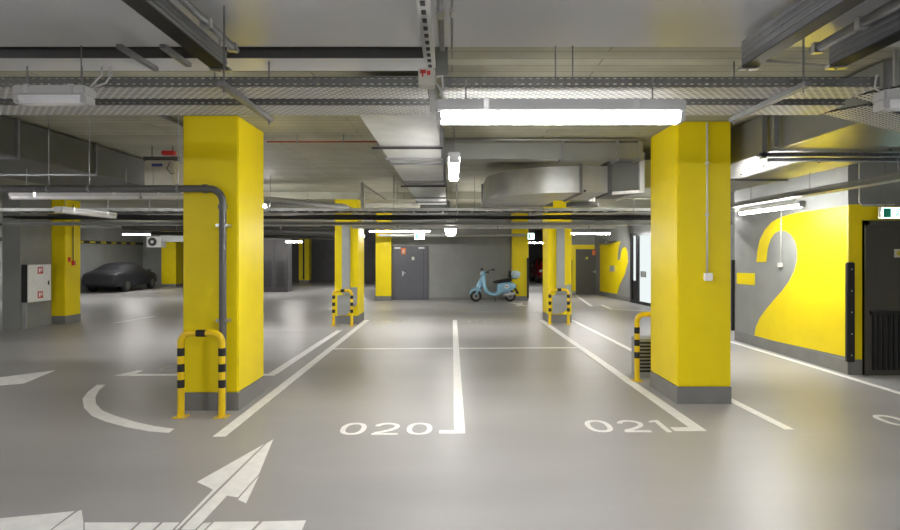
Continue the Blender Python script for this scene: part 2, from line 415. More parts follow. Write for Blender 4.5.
number('000', (-1.7, -1.35, -1.0), 15.3, .5, .27, 'faint worn number on the floor beyond the central cross line, on the left', 'worn', True)
number('000', (.55, .95, 1.35), 15.3, .5, .27, 'faint worn number on the floor beyond the central cross line, on the right', 'worn', True)
number('00', (-4.3, -3.85), 8.95, .5, .3, 'faint worn number on the floor behind the large left column', 'worn', True)

# ------------------------------------------------------------------ giant numerals
def W(x, y): return onx(x, y, 5.75)
p2 = [(756.5, 262), (757.5, 251), (760, 240), (765, 230), (772, 222), (780, 217.5), (790, 214.6), (800, 212.5), (825, 208.7), (847.5, 205.5), (847.5, 357),
      (825, 352), (800, 346.5), (775, 341), (754.5, 336.5), (756, 327), (760, 318), (766, 309.5), (774, 300), (782, 291), (789, 281.5), (794.5, 271), (797.3, 260), (797.5, 250), (795.5, 241.5), (791.5, 235), (786, 231.2), (780, 230.5), (774.5, 233.5), (770.5, 239.5), (767.8, 248), (766.3, 262)]
t = thing('wall_numeral', 'giant yellow minus two painted on the grey right hand wall', 'wall painting', (5.745, 9.5, 0))
f0 = lambda Y, z: (5.7495, Y, z); f1 = lambda Y, z: (5.746, Y, z)
part('numeral_two', MB().prism([W(*p) for p in p2], f0, f1), 'yellow', t)
part('minus_bar', MB().prism([W(*p) for p in [(737, 272.8), (755, 273.3), (755, 285.2), (737, 283.8)]], f0, f1), 'yellow', t)

t = thing('wall_numeral', 'smaller distant yellow painted numeral on the wall left of the lobby door', 'wall painting', (6.3, 24.5, 0))
d2 = (SB-SA).normalized()
def S(px, py):                                  # point of slanted wall under a pixel: solve ray x = k*y
    k = (px-CX)/F; tt = (k*SA.y-SA.x)/(d2.x-k*d2.y); Y = SA.y+d2.y*tt
    return (tt, H+(HY-py)*Y/F)
far2 = [(600, 245), (610, 243.5), (621, 241), (619, 246), (618, 253), (617.8, 260), (620, 260), (621, 252), (623, 248), (625.5, 247), (627.5, 251), (628, 262), (625, 274), (620, 284), (617, 294), (600, 291)]
part('numeral_field', MB().prism([S(*p) for p in far2], lambda a, z: slant(a, z, .002), lambda a, z: slant(a, z, .006)), 'yellow', t)
part('wall_box', MB().prism([S(*p) for p in [(611, 266), (615, 266), (615, 271.5), (611, 271.5)]], lambda a, z: slant(a, z, .006), lambda a, z: slant(a, z, .06)), 'guard', t)
struct('baseboard_right', MB().prism([(0, 0), (7.3, 0), (7.3, .16), (0, .16)], lambda a, z: slant(a, z, .001), lambda a, z: slant(a, z, .01)), 'skirt')

# ------------------------------------------------------------------ doors
d = struct('door_1', MB().box(-2.27, -.9, 22.82, 22.852, 0, 2.02), 'doorgrey', 'slate grey steel door in the back wall'); d['category'] = 'door'
part('frame', MB().box(-2.28, -2.24, 22.80, 22.85, 0, 2.05).box(-.93, -.89, 22.80, 22.85, 0, 2.05).box(-2.28, -.89, 22.80, 22.85, 2.02, 2.06), 'doorgrey', d)
part('leaf_joint', MB().box(-1.09, -1.08, 22.815, 22.825, .02, 2.0), 'black', d)
part('handle', MB().box(-1.89, -1.85, 22.79, 22.82, .92, 1.1).tube([(-1.87, 22.77, 1.03), (-1.76, 22.77, 1.03)], .012, 8).tube([(-1.87, 22.77, 1.03), (-1.87, 22.81, 1.03)], .012, 8), 'steel', d)
for x in (-2.07, -1.16): part('door_closer', MB().box(x-.11, x+.11, 22.74, 22.82, 1.95, 2.01), 'steel', d)
s = part('safety_sign', MB().box(-1.93, -1.76, 22.81, 22.82, 1.74, 1.98), 'orange', d)
part('pictogram', MB().box(-1.88, -1.81, 22.805, 22.81, 1.78, 1.9), 'beige', s)
part('symbol_sign', MB().box(-1.53, -1.43, 22.81, 22.82, 1.52, 1.64), 'beige', d)

d = struct('door_2', MB().box(5.95, 7.5, 8.66, 8.71, .0, 2.22), 'doorolive', 'dark olive door with louvred lower panel at the right edge'); d['category'] = 'door'
part('frame', MB().box(5.95, 6.01, 8.64, 8.705, 0, 2.23).box(5.95, 7.5, 8.64, 8.705, 2.17, 2.235).box(6.45, 6.46, 8.652, 8.662, 0, 2.17), 'doorolive', d)
g = MB()
for k in range(19): g.box(6.06+k*.075, 6.10+k*.075, 8.63, 8.665, .08, .88)
g.box(6.03, 7.48, 8.625, 8.665, .88, .93)
part('louvre_panel', g, 'blackpaint', d)
s = part('symbol_sign', MB().box(6.38, 6.50, 8.648, 8.662, 1.70, 1.82), 'beige', d)
part('pictogram', MB().box(6.41, 6.47, 8.644, 8.65, 1.73, 1.79), 'hazard', s)

d = struct('door_3', MB().box(5.36, 6.30, 25.95, 25.99, 0, 1.96), 'doorolive', 'dark olive door in a yellow surround, far right'); d['category'] = 'door'
part('handle', MB().tube([(6.2, 25.9, .98), (6.08, 25.9, .98)], .014, 8).box(6.18, 6.22, 25.9, 25.95, .9, 1.08), 'steel', d)
part('safety_sign', MB().box(6.06, 6.22, 25.94, 25.95, 1.7, 1.92), 'orange', d)
part('symbol_sign', MB().box(5.78, 5.88, 25.94, 25.95, 1.52, 1.62), 'hazard', d)
solo('corner_guard', MB().box(5.14, 5.2, 25.95, 26.0, .1, 1.5, .008), 'black', 'thin black corner guard left of the far olive door', 'corner guard', (5.17, 25.97, 0), 'black rubber corner guards')

# lobby door in the slanted wall
t0, t1 = S(632.5, 280)[0], S(660, 280)[0]
dl = thing('lobby_door', 'glazed lobby door with dark frame and bright glass beside the far right wall', 'glass door', slant((t0+t1)/2, 0, .05))
def sbox(a0, a1, z0, z1, o0, o1): return ([(a0, z0), (a1, z0), (a1, z1), (a0, z1)], lambda a, z: slant(a, z, o0), lambda a, z: slant(a, z, o1))
T_ = lambda px: S(px, 280)[0]
fr = MB(); L = t1-t0
for xa, xb in ((632.5, 634.3), (638.3, 640.6), (657, 660)): fr.prism(*sbox(T_(xa), T_(xb), 0, 2.45, .0, .09))
fr.prism(*sbox(t0, t1, 2.40, 2.5, .0, .09)); fr.prism(*sbox(t0, T_(639), 0, .8, .0, .06)); fr.prism(*sbox(t0, t1, 0, .1, .0, .09))
part('frame', fr, 'blackpaint', dl)
part('side_pane', MB().prism(*sbox(T_(634.3), T_(638.3), .8, 2.4, .01, .03)), 'lobby', dl)
part('door_pane', MB().prism(*sbox(T_(640.6), T_(657), .1, 2.4, .01, .03)), 'lobby', dl)
part('yellow_reflection', MB().prism(*sbox(T_(637.2), T_(638.3), .8, 2.1, .03, .04)), 'yellow', dl)  # yellow reflection on the glass, put in as a coloured strip
part('notice', MB().prism(*sbox(T_(641.5), T_(647), .95, 1.15, .03, .035)), 'guard', dl)

# corner guards
def cguard(x, y, label, h0=.19, h1=1.63):
    t = thing('corner_guard', label, 'corner guard', (x, y, 0), 'black rubber corner guards')
    part('strip', MB().box(x-.055, x+.055, y-.04, y+.03, h0, h1, .012), 'black', t)
    for k in range(5): part('screw', MB().disc((x, y-.042, h0+.1+k*(h1-h0-.2)/4), (0, 1, 0), .01, .012, 8), 'steel', t)
cguard(5.755, 8.68, 'black rubber corner guard on the wall edge left of the louvred door')
cguard(5.76, 12.25, 'black corner guard at the far end of the numeral wall, beside the large right column')

# ------------------------------------------------------------------ dark louvred cupboards, far left
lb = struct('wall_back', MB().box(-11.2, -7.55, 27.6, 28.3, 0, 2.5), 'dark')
t = thing('louvred_cupboard', 'tall dark double cupboard with louvred doors beyond the large left column', 'cupboard', (-8.1, 27.55, 0))
part('carcass', MB().box(-8.75, -7.56, 27.52, 27.595, 0, 2.42, .01), 'cupboard', t)
for x in (-8.45, -7.85):
    dd = part('door', MB().box(x-.27, x+.27, 27.49, 27.52, .12, 2.35, .006), 'cupboard', t)
    g = MB()
    for k in range(22): g.box(x-.2, x+.2, 27.475, 27.49, .25+k*.055, .275+k*.055)
    part('louvres', g, 'blackpaint', dd)

# ------------------------------------------------------------------ hose cabinet
t = thing('hose_cabinet', 'white wall cabinet with two red signs on the grey wall stub at left', 'fire hose cabinet', (-9.9, 14.4, .65))
part('body', MB().box(-9.998, -9.86, 13.92, 14.72, .62, 1.5, .008), 'blackpaint', t)
dd = part('door', MB().box(-9.86, -9.835, 13.93, 14.72, .62, 1.5, .006), 'cab', t)
part('latch', MB().box(-9.835, -9.82, 14.60, 14.64, 1.0, 1.1, .003), 'blackpaint', dd)
for z, nm in ((1.36, 'hose_sign'), (.78, 'extinguisher_sign')):
    s = part(nm, MB().box(-9.834, -9.829, 14.24, 14.42, z-.08, z+.08), 'red', dd)
    part('pictogram', MB().box(-9.829, -9.826, 14.27, 14.33, z-.05, z+.05).box(-9.829, -9.826, 14.35, 14.39, z-.02, z+.05), 'cab', s)
part('stand_post', MB().box(-9.99, -9.9, 13.93, 13.99, 0, .64), 'guard', t)
t = thing('fire_call_point', 'red fire alarm call point on the side of the yellow column by the hose cabinet', 'fire alarm', (-9.66, 15.3, 1.5))
part('box', MB().box(-9.668, -9.62, 15.24, 15.34, 1.46, 1.58, .006), 'red', t)
part('sign', MB().box(-9.668, -9.655, 15.10, 15.2, 1.55, 1.67), 'red', t)
part('conduit', MB().tube([(-9.655, 15.29, 1.58), (-9.655, 15.29, 3.0)], .011, 8), 'blackpaint', t)

# ------------------------------------------------------------------ luminaires
def batten(name, L, w, h, lit, label, loc, rotz=0, group='linear luminaires', m='lampA', rods=0.0, hw=.56, caps=True):
    t = thing(name, label, 'light fixture', (0, 0, 0), group)
    hs = part('housing', MB().box(-L/2, L/2, -w*hw, w*hw, h*.45, h, .008), 'housing', t, local=True)
    prof = [(-w*.5, h*.45), (-w*.5, h*.25), (-w*.36, .03*h), (0, 0), (w*.36, .03*h), (w*.5, h*.25), (w*.5, h*.45)]
    part('diffuser', MB().loft([[(x, a, z) for a, z in prof] for x in ((-L/2+.03, L/2-.03) if caps else (-L/2-.02, L/2+.02))]), m if lit else 'clear', t, local=True)
    for s in (-1, 1) if caps else (): part('end_cap', MB().box(min(s*L/2, s*(L/2-.035)), max(s*L/2, s*(L/2-.035)), -w*.5, w*.5, .0, h*.46, .006), 'housing', t, local=True)
    for s in (-1, 1): part('mounting_clip', MB().box(s*L*.3-.015, s*L*.3+.015, -w*hw*1.04, w*hw*1.04, h*.5, h+.004), 'steel', t, local=True)
    if rods:
        for s in (-1, 1): part('hanger_rod', MB().tube([(s*L*.38, 0, h), (s*L*.38, 0, h+rods)], .005, 6), 'strut', t, local=True)
    t.location = loc; t.rotation_euler.z = rotz
    return t
batten('linear_luminaire', 1.42, .12, .125, True, 'long bright white tube light hanging under the front cable trays', (.62, 3.47, 2.505), 0, rods=.13, hw=.6, m='lampF')
batten('linear_luminaire', 1.45, .10, .10, True, 'bright tube light seen end on beside the central duct, the nearer of two', (.02, 6.3, 2.60), PI/2, m='lampB', rods=.55)
batten('linear_luminaire', 1.5, .25, .30, True, 'bright tube light seen end on under the far trays, above the back wall', (-.03, 14.2, 2.2), PI/2, m='lampD', rods=.8, caps=False, hw=.4)
batten('linear_luminaire', 1.75, .1, .09, True, 'lit tube light shining on the giant yellow numeral', (4.98, 9.42, 2.42), PI/2+.02, m='lampC', rods=.1)
batten('linear_luminaire', 1.5, .1, .1, True, 'distant lit tube light above the far olive door', (5.05, 22.0, 2.47), 0, m='lampB', rods=.7)
batten('linear_luminaire', 2.1, .06, .07, True, 'distant lit tube light above the slate grey door', (-1.78, 20.4, 2.5), 0, m='lampB', rods=.7)
batten('linear_luminaire', 1.3, .1, .1, True, 'distant lit tube light above the covered car', (-14.5, 27.6, 2.62), 0, m='lampB', rods=.6)
batten('linear_luminaire', 0.75, .1, .1, True, 'distant lit tube light between the large left column and the middle left column', (-6.98, 26.5, 2.26), .35, m='lampB', rods=.9)
batten('linear_luminaire', 1.3, .1, .1, True, 'most distant lit tube light in the passage beside the scooter', (4.2, 31, 2.3), 0, m='lampB', rods=.9)
u = batten('linear_luminaire', 1.7, .085, .085, False, 'unlit tube light under the dark pipe at the left edge, first of the pair', (-4.87, 7.78, 2.455), 0, 'unlit luminaires', rods=.315)
copy_thing(u, (-3.45, 7.781, 2.455), 'unlit tube light under the dark pipe, abutting the large left column').scale = (.66, 1, 1)
batten('linear_luminaire', 1.5, .12, .1, False, 'unlit tube light above the grey wall stub and hose cabinet', (-5.95, 9.8, 2.37), PI/2, 'unlit luminaires', rods=.385)
def cables(pts, parent, r=.006): part('cable', MB().tube(pts, r, 6), 'pvc', parent, True)
u = batten('emergency_luminaire', .41, .10, .10, False, 'short unlit luminaire with white cable under the front trays at upper left', (-2.265, 3.42, 2.60), 0, 'emergency luminaires', rods=.12)
part('cable', MB().tube([(.22, 0, .1), (.28, .02, .13), (.30, .05, .2), (.27, .08, .24), (.25, .1, .19)], .006, 6).tube([(.2, 0, .1), (.25, .03, .18), (.24, .05, .23)], .006, 6), 'pvc', u, True, local=True)
u = batten('emergency_luminaire', .50, .12, .11, False, 'short unlit luminaire with white cable at the upper right edge', (2.72, 3.45, 2.58), -.12, 'emergency luminaires', rods=.12)
part('cable', MB().tube([(-.22, 0, .1), (-.27, .0, .13), (-.25, .02, .2), (-.23, .05, .22)], .006, 6), 'pvc', u, True, local=True)
# unseen tube fittings added beyond the frame and behind columns to brighten the scene
for i, (x, y, r, lb_) in enumerate([(.7, -1.2, 0, 'unseen fill tube light over the aisle behind the viewpoint, nearest'), (-6.2, .6, 0, 'unseen fill tube light over the aisle far to the left'),
        (-14.6, 22.0, 0, 'added fill tube light hidden behind the yellow column by the hose cabinet'),
        (-9.4, 24.5, 0, 'added fill tube light hidden behind the large left column, far back'),
        (-7.7, 5.2, 0, 'added fill tube light just outside the left edge, level with the front trays'),
        (-5.1, 30.0, 0, 'added fill tube light hidden behind the middle left column, before the far wall'),
        (6.3, 2.0, 0, 'added fill tube light over the aisle far to the right'), (-12.2, 7.0, PI/2, 'added fill tube light beyond the left edge')]):
    batten('linear_luminaire', 1.52, .13, .12, True, lb_, (x, y, 2.6), r, rods=.45)
batten('linear_luminaire', 1.52, .13, .12, True, 'added fill tube light hidden behind the upper part of the large left column', (-4.7, 12.9, 2.75), 0, rods=.43)  # this and the next: two more unseen fill lamps, added for brightness
batten('linear_luminaire', 1.52, .13, .12, True, 'added fill tube light hidden behind the upper part of the large right column', (5.2, 13.2, 2.75), 0, rods=.43)

# ------------------------------------------------------------------ cable trays
def tray(label, L, w, h=.055, rods=(), rodlen=.5, group='perforated cable trays'):
    t = thing('cable_tray', label, 'cable tray', (0, 0, 0), group)
    part('bed', MB().box(0, L, 0, w, 0, .002), 'bed', t, local=True)
    for y in (0, w-.002): part('side_rail', MB().box(0, L, y, y+.002, 0, h), 'flange', t, local=True)
    for y in (0, w-.002): part('rail_lip', MB().box(0, L, y-.004, y+.006, h, h+.004), 'ductdark', t, local=True)
    for x in rods: part('hanger_rod', MB().tube([(x, w/2, 0), (x, w/2, rodlen)], .005, 6), 'strut', t, local=True)
    b = MB(); nc = int((w-.02)/.016)                # cables packed side by side over the bed
    prof = []
    for k in range(nc+1): prof += [(.01+k*(w-.02)/nc, .006+.004*(k % 2))]
    b.loft([[(x, a, z) for a, z in prof]+[(x, a, z+.008) for a, z in prof[::-1]] for x in (.01, L-.01)])
    part('cables', b, 'greycable', t, local=True)
    return t
ZT = 2.75
a = tray('nearer perforated cable tray across the top left of the picture', 7.85, .28); a.location = (-8, 3.59, ZT)
a = tray('nearer perforated cable tray above the long bright light', 2.62, .28); a.location = (-.06, 3.59, ZT)
a = tray('further perforated cable tray across the top left, above the large left column', 7.85, .29, rods=(5.42, 6.35), rodlen=.45); a.location = (-8, 4.03, ZT)
a = tray('further perforated cable tray above the large right column', 2.7, .29, rods=(.78, .9), rodlen=.45); a.location = (-.06, 4.03, ZT)
a = tray('nearer perforated tray bending away at the upper right edge', 3.2, .28); a.location = (2.70, 3.59, ZT); a.rotation_euler.z = .56
a = tray('further perforated tray bending away at the upper right edge', 3.2, .29); a.location = (2.80, 4.04, ZT); a.rotation_euler.z = .56
def strut(label, p0, p1, w=.04, h=.03, group='strut channels'):
    t = thing('strut_channel', label, 'strut', p0, group)
    x, y, z = p0; x1, y1, z1 = p1
    part('channel', MB().box(min(x, x1)-w/2 if x == x1 else min(x, x1), max(x, x1)+w/2 if x == x1 else max(x, x1), min(y, y1) if y != y1 else y-w/2, max(y, y1) if y != y1 else y+w/2, z-h, z), 'strut', t)
    if x == x1:
        part('slot', MB().box(x-w*.22, x+w*.22, y+.01, y1-.01, z-h-.001, z-h+.002), 'rail', t)
    return t
for x, lb_ in ((-1.33, 'grey strut crossing under the front trays above the large left column'), (2.05, 'grey strut crossing under the front trays above the large right column')):
    s = strut(lb_, (x, 3.45, ZT-.004), (x, 4.40, ZT-.004))
    for yy in (3.5, 4.36): part('rod', MB().tube([(x, yy, ZT-.06), (x, yy, 3.2 if yy < 4.2 else 3.15)], .006, 6), 'strut', s)
strut('short strut under the ceiling, upper left, the outer of two', (-2.22, 4.0, 3.15), (-2.22, 4.5, 3.15))
strut('short strut under the ceiling, upper left, the inner of two', (-1.93, 4.0, 3.15), (-1.93, 4.4, 3.15))
strut('long strut under the slab left of the large left column', (-3.2, 5.6, 3.29), (-3.2, 7.9, 3.29))

# rails hung along the ceiling panel at the front
def rail(label, x0, x1, z0, z1, yend, side, m='rail', pipe=None):
    t = thing('busbar_rail', label, 'ceiling rail', ((x0+x1)/2, yend, z0), 'rails under the front ceiling')
    y0 = .2
    part('body', MB().box(x0, x1, y0, yend, z0, z1, .004), m, t)
    r = MB(); xs = x0 if side < 0 else x1
    for f in (.28, .55, .8):
        z = z0+(z1-z0)*f; r.box(xs-.007, xs+.007, y0, yend-.01, z-.006, z+.006)
    part('rib', r, 'strut', t)
    part('lower_lip', MB().box(x0-.005, x1+.005, y0, yend, z0-.008, z0), 'blackpaint', t)
    part('end_bracket', MB().box(x0-.01, x1+.02, yend-.02, yend+.03, z0-.02, z0).box((x0+x1)/2-.006, (x0+x1)/2+.006, yend, yend+.01, z0-.03, 3.2), 'steel', t)
    if pipe:
        px, pz, r_ = pipe
        p = part('pipe', MB().tube([(px, y0, pz), (px, yend-.02, pz)], r_, 10), 'strut', t, True)
        for k in range(5): part('clip', MB().box(px-.035, px+.025, yend-.1-k*.42, yend-.06-k*.42, pz-r_-.006, pz+r_+.004), 'steel', p)
rail('grey ceiling rail with pipe running to the upper left edge', -1.6, -1.5, 2.99, 3.10, 4.0, 1, 'duct', (-1.43, 3.10, .022))
rail('dark ribbed ceiling rail at upper right, nearest the centre', 1.93, 2.02, 3.0, 3.17, 4.0, -1)
rail('dark ribbed ceiling rail at upper right, nearest the edge', 2.50, 2.60, 3.0, 3.15, 3.98, -1, 'rail', (2.38, 3.09, .03))
t = thing('perforated_channel', 'grey channel with square holes running along the front ceiling at top centre', 'ceiling rail', (-.14, 4.0, 2.99))
part('channel', MB().box(-.18, -.11, .2, 4.0, 2.99, 3.03), 'galv', t)
for k in range(34): part('hole', MB().box(-.157, -.133, .3+k*.11, .35+k*.11, 2.986, 2.991), 'black', t)
part('end_bolt', MB().disc((-.145, 4.02, 3.0), (0, 1, 0), .018, .05, 8), 'steel', t)
t = thing('conduit_pair', 'pair of grey conduits under the front ceiling at top centre', 'conduit', (-.05, 3.95, 3.05))
for x, r_ in ((-.065, .018), (.0, .008)):
    p = part('conduit', MB().tube([(x, .2, 3.10), (x, 3.95, 3.10)], r_, 10), 'strut', t, True)
    part('coupling', MB().tube([(x, 3.3, 3.10), (x, 3.4, 3.10)], r_+.007, 10), 'steel', p)
part('rod', MB().tube([(-.065, 3.9, 3.1), (-.065, 3.9, 3.2)], .005, 6), 'steel', t)
t = thing('junction_box', 'beige junction box with red marks on the gap between the front trays', 'junction box', (-.147, 3.5, 2.72))
part('box', MB().box(-.195, -.10, 3.47, 3.56, 2.725, 2.825, .005), 'beige', t)
part('red_mark', MB().box(-.185, -.15, 3.467, 3.47, 2.795, 2.815).box(-.175, -.165, 3.467, 3.47, 2.775, 2.815).box(-.145, -.125, 3.467, 3.47, 2.785, 2.81), 'red', t)
part('cable', MB().tube([(-.09, 3.52, 2.79), (-.06, 3.54, 2.80), (-.05, 3.56, 2.74), (-.07, 3.58, 2.70), (-.04, 3.6, 2.68)], .008, 6).tube([(-.09, 3.52, 2.75), (-.07, 3.52, 2.72), (-.05, 3.55, 2.68)], .006, 6), 'pvc', t, True)

# second tray run, middle distance
def ladder(label, z, y0, y1, m):
    t = thing('cable_ladder', label, 'cable ladder', (0, (y0+y1)/2, z), 'cable ladders in the middle distance')
    for y in (y0, y1): part('side_rail', MB().box(-9, 5.6, y, y+.03, z, z+.06, .004), m, t)
    b = MB()
    for k in range(49): b.box(-8.9+k*.3, -8.87+k*.3, y0, y1, z+.004, z+.02)
    part('rung', b, m, t)
    b = MB()
    for k in range(6): b.tube([(x, y0+.08+k*(y1-y0-.14)/5+.012*math.sin(x*1.7+k*2), z+.035+.01*math.sin(x*2.3+k)) for x in [-9+.6*j for j in range(25)]], .014, 6)
    part('cables', b, 'cable', t, True)
    for x in (-6, -3.6, -1.15, .45, 1.8, 3.6): part('hanger_rod', MB().tube([(x, y0-.015, z), (x, y0-.015, 3.3)], .007, 6), 'strut', t)
ladder('upper cable ladder with dark cables crossing in front of the middle columns', 2.60, 11.9, 12.5, 'galv')
a = tray('lower perforated cable tray crossing in front of the middle columns', 14.6, .4, .06, group='middle cable trays'); a.location = (-9, 12.0, 2.335)
b = MB()
for k in range(5):
    b.tube([(x, 12.05+k*.1, 2.475+.025*math.sin(x*1.3+k*1.1)+.012*k) for x in [-9+.5*j for j in range(30)]], .02, 6)
solo('cable_bundle', b, 'cable', 'sagging bundle of black cables between the two middle tray runs', 'cables', (0, 12.2, 2.5), smooth=True)
t = thing('steel_bracket', 'pale steel bracket with diagonal brace above the middle trays, left of the duct', 'bracket', (-1.93, 13, 2.75))
part('post', MB().box(-1.975, -1.9, 12.97, 13.03, 2.66, 3.3), 'beige', t)
part('brace', MB().tube([(-1.9, 13, 3.24), (-1.45, 13.0, 2.93)], .018, 6), 'beige', t)

# tray along the right wall
a = tray('cable tray running along the numeral wall above its light', 5.9, .18, .07, rods=(.6, 2.2, 3.8), rodlen=.31, group='side cable trays'); a.location = (4.92, 5.9, 2.545); a.rotation_euler.z = PI/2

# ------------------------------------------------------------------ ducts
def duct(label, x0, x1, y0, y1, z0, z1, m, rings_y=(), rings_x=(), group='sheet metal air ducts'):
    t = thing('air_duct', label, 'air duct', ((x0+x1)/2, (y0+y1)/2, z0), group)
    part('casing', MB().box(x0, x1, y0, y1, z0, z1, .006), m, t)
    e = .025
    for y in rings_y: part('flange', MB().box(x0-e, x1+e, y-.02, y+.02, z0-e, min(z1+e, 3.295)), 'strut', t)
    for x in rings_x: part('flange', MB().box(x-.02, x+.02, y0-e, y1+e, z0-e, min(z1+e, 3.295)), 'strut', t)
    return t
d = duct('pale sheet metal duct running away along the centre of the ceiling', -.77, -.13, 4.95, 14, 2.9, 3.22, 'galv', (6.39, 7.19, 7.58, 9.45, 10.0, 12.2, 13.2))
part('cross_rail', MB().box(-.84, -.1, 6.28, 6.31, 2.85, 2.87), 'blackpaint', d)
part('cross_rail', MB().box(-.84, -.1, 9.85, 9.88, 2.85, 2.875), 'blackpaint', d)
part('end_piece', MB().box(-.74, -.05, 14, 14.7, 2.72, 3.0, .02), 'ductdark', d)
d = duct('narrow horizontal duct running between the central duct and the large right column', -.10, 2.55, 8.0, 8.25, 3.02, 3.235, 'duct', (), (1.47, 2.2, 2.5))
part('pipe', MB().tube([(-.10, 7.98, 3.27), (2.6, 7.98, 3.27)], .014, 8), 'pipelight', d, True)
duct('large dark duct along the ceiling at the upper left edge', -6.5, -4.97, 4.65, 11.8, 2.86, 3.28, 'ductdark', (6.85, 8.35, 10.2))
d = duct('large duct with shiny underside along the ceiling at the upper right edge', 3.42, 4.95, 4.75, 11.8, 2.855, 3.28, 'duct', (8.9,))
part('trapeze_hanger', MB().box(3.5, 5.6, 6.62, 6.66, 2.77, 2.81), 'rail', d)
part('trapeze_hanger', MB().box(3.3, 5.6, 6.44, 6.50, 2.80, 2.84), 'rail', d)
part('hanger_post', MB().box(3.33, 3.38, 6.44, 6.5, 2.78, 3.29), 'strut', d)
part('hanger_post', MB().box(3.33, 3.38, 6.2, 6.25, 2.86, 3.29), 'strut', d)
for x, y in ((3.9, 7.5), (4.4, 7.2), (4.0, 8.3), (4.6, 6.3)): part('screw', MB().disc((x, y, 2.85), (0, 0, 1), .012, .012, 8), 'blackpaint', d)
# elbow duct
t = thing('elbow_duct', 'big curved silver duct bending away from the viewer, right of centre', 'air duct', (1.6, 10, 2.65), 'sheet metal air ducts')
cx, cy, R, ri = 1.9, 10.25, 1.32, .15
ring = []
z0, z1 = 2.66, 3.05
arc = [PI*1.5-PI/2*k/20 for k in range(21)]
outer = [(cx+R*math.cos(a_), cy+R*1.05*math.sin(a_)) for a_ in arc]+[(cx-R, 11.3)]
inner_ = [(cx+ri*math.cos(a_), cy+ri*math.sin(a_)) for a_ in arc]+[(cx-ri, 11.3)]
part('elbow', MB().loft([[(o_[0], o_[1], z0), (i_[0], i_[1], z0), (i_[0], i_[1], z1), (o_[0], o_[1], z1)] for o_, i_ in zip(outer, inner_)]), 'galv', t, 'auto')
yf = cy-R*1.05
part('straight', MB().box(cx, 2.3, yf, cy-.15, z0, z1, .004), 'galv', t)
part('flange', MB().box(cx-.02, cx+.02, yf-.035, cy-.1, z0-.03, z1+.03), 'strut', t)
part('edge_flange', MB().box(cx-R-.03, cx+.0, 11.28, 11.32, z0-.02, z1+.02), 'strut', t)
part('bolt', MB().disc((cx+.06, yf-.01, z0+.02), (0, 1, 0), .018, .03, 8), 'blackpaint', t)
t = thing('fire_damper', 'boxy grey damper section with raised frame joined to the curved duct', 'duct damper', (2.5, 8.7, 2.62))
part('casing', MB().prism([(2.3, 8.6), (2.62, 8.35), (2.62, 9.6), (2.3, 9.6)], lambda x, y: (x, y, 2.63), lambda x, y: (x, y, 3.12)), 'ductdark', t)
part('frame', MB().prism([(2.60, 8.31), (2.66, 8.28), (2.66, 9.6), (2.60, 9.6)], lambda x, y: (x, y, 2.60), lambda x, y: (x, y, 3.15)).prism([(2.3, 8.57), (2.62, 8.32), (2.62, 8.38), (2.3, 8.63)], lambda x, y: (x, y, 2.60), lambda x, y: (x, y, 2.64)), 'galv', t)
d = duct('pale duct behind the large right column, beyond the damper', 2.68, 3.39, 8.6, 10.0, 2.7, 3.1, 'galv')
for y in (8.8, 9.8): part('hanger', MB().tube([(3.0, y, 3.1), (3.0, y, 3.3)], .008, 6), 'strut', d)
t = thing('round_duct_outlet', 'short round dark outlet hanging under the curved duct', 'duct outlet', (2.25, 10.6, 2.6))
part('ring', MB().disc((2.3, 10.6, 2.62), (0, 0, 1), .28, .07, 24), 'ductdark', t, 'auto')
part('neck', MB().disc((2.3, 10.6, 2.76), (0, 0, 1), .22, .3, 24), 'galv', t, 'auto')

# ------------------------------------------------------------------ pipes
t = thing('downpipe', 'dark grey pipe coming from the left and down the large left column', 'pipe', (-2.53, 6.62, 0), 'ceiling and wall pipes')
pts = [(-9.5, 6.62, 2.47), (-2.68, 6.62, 2.47)]
for k in range(1, 8):
    a_ = PI/2*k/7; pts.append((-2.68+.15*math.sin(a_), 6.62, 2.32+.15*math.cos(a_)))
pts.append((-2.53, 6.62, .03))
part('pipe', MB().tube(pts, .04, 14), 'pipe', t, 'auto')
part('coupling', MB().disc((-2.53, 6.62, 2.27), (0, 0, 1), .05, .05, 14), 'pipe', t, 'auto')
part('coupling', MB().disc((-2.72, 6.62, 2.47), (1, 0, 0), .05, .05, 14), 'pipe', t, 'auto')
for z in (2.05, 1.0): part('pipe_clamp', MB().box(-2.6, -2.46, 6.6, 6.706, z, z+.03), 'steel', t)
for x in (-4.45, -4.0, -3.02): part('hanger', MB().tube([(x, 6.62, 2.5), (x, 6.62, 3.3)], .006, 6).disc((x, 6.62, 2.47), (1, 0, 0), .048, .025, 12), 'strut', t)
def pipe(label, pts, r, m, hang=(), group='ceiling and wall pipes', name='ceiling_pipe', cat='pipe'):
    t = thing(name, label, cat, pts[0], group)
    part('pipe', MB().tube(pts, r, 10), m, t, 'auto')
    for x in hang:
        y, z = pts[0][1], pts[0][2]
        part('hanger', MB().tube([(x, y, z+r), (x, y, 3.3)], .006, 6).disc((x, y, z), (1, 0, 0), r+.008, .02, 10), 'strut', t)
    return t
pipe('thin red brown pipe crossing the slab right of the large left column', [(-2.39, 7.75, 3.2), (-.8, 7.75, 3.2)], .012, 'sprink', (-2.0, -1.4))
pipe('thick light grey pipe receding behind the large left column', [(-4.6, 10.9, 2.85), (-2.4, 13.4, 2.8), (-2.05, 14.5, 2.58), (-2.05, 17.5, 2.5)], .07, 'pipelight')
pipe('dark grey insulated pipe below the slab at left, beyond the large left column', [(-9.6, 17.5, 2.55), (-3.0, 17.8, 2.35)], .1, 'pipe', (-8, -5))
pipe('slim dark pipe beside the insulated pipe on the left', [(-9.6, 19.2, 2.42), (-3.0, 19.6, 2.25)], .06, 'pipe', (-7.2, -4.4))
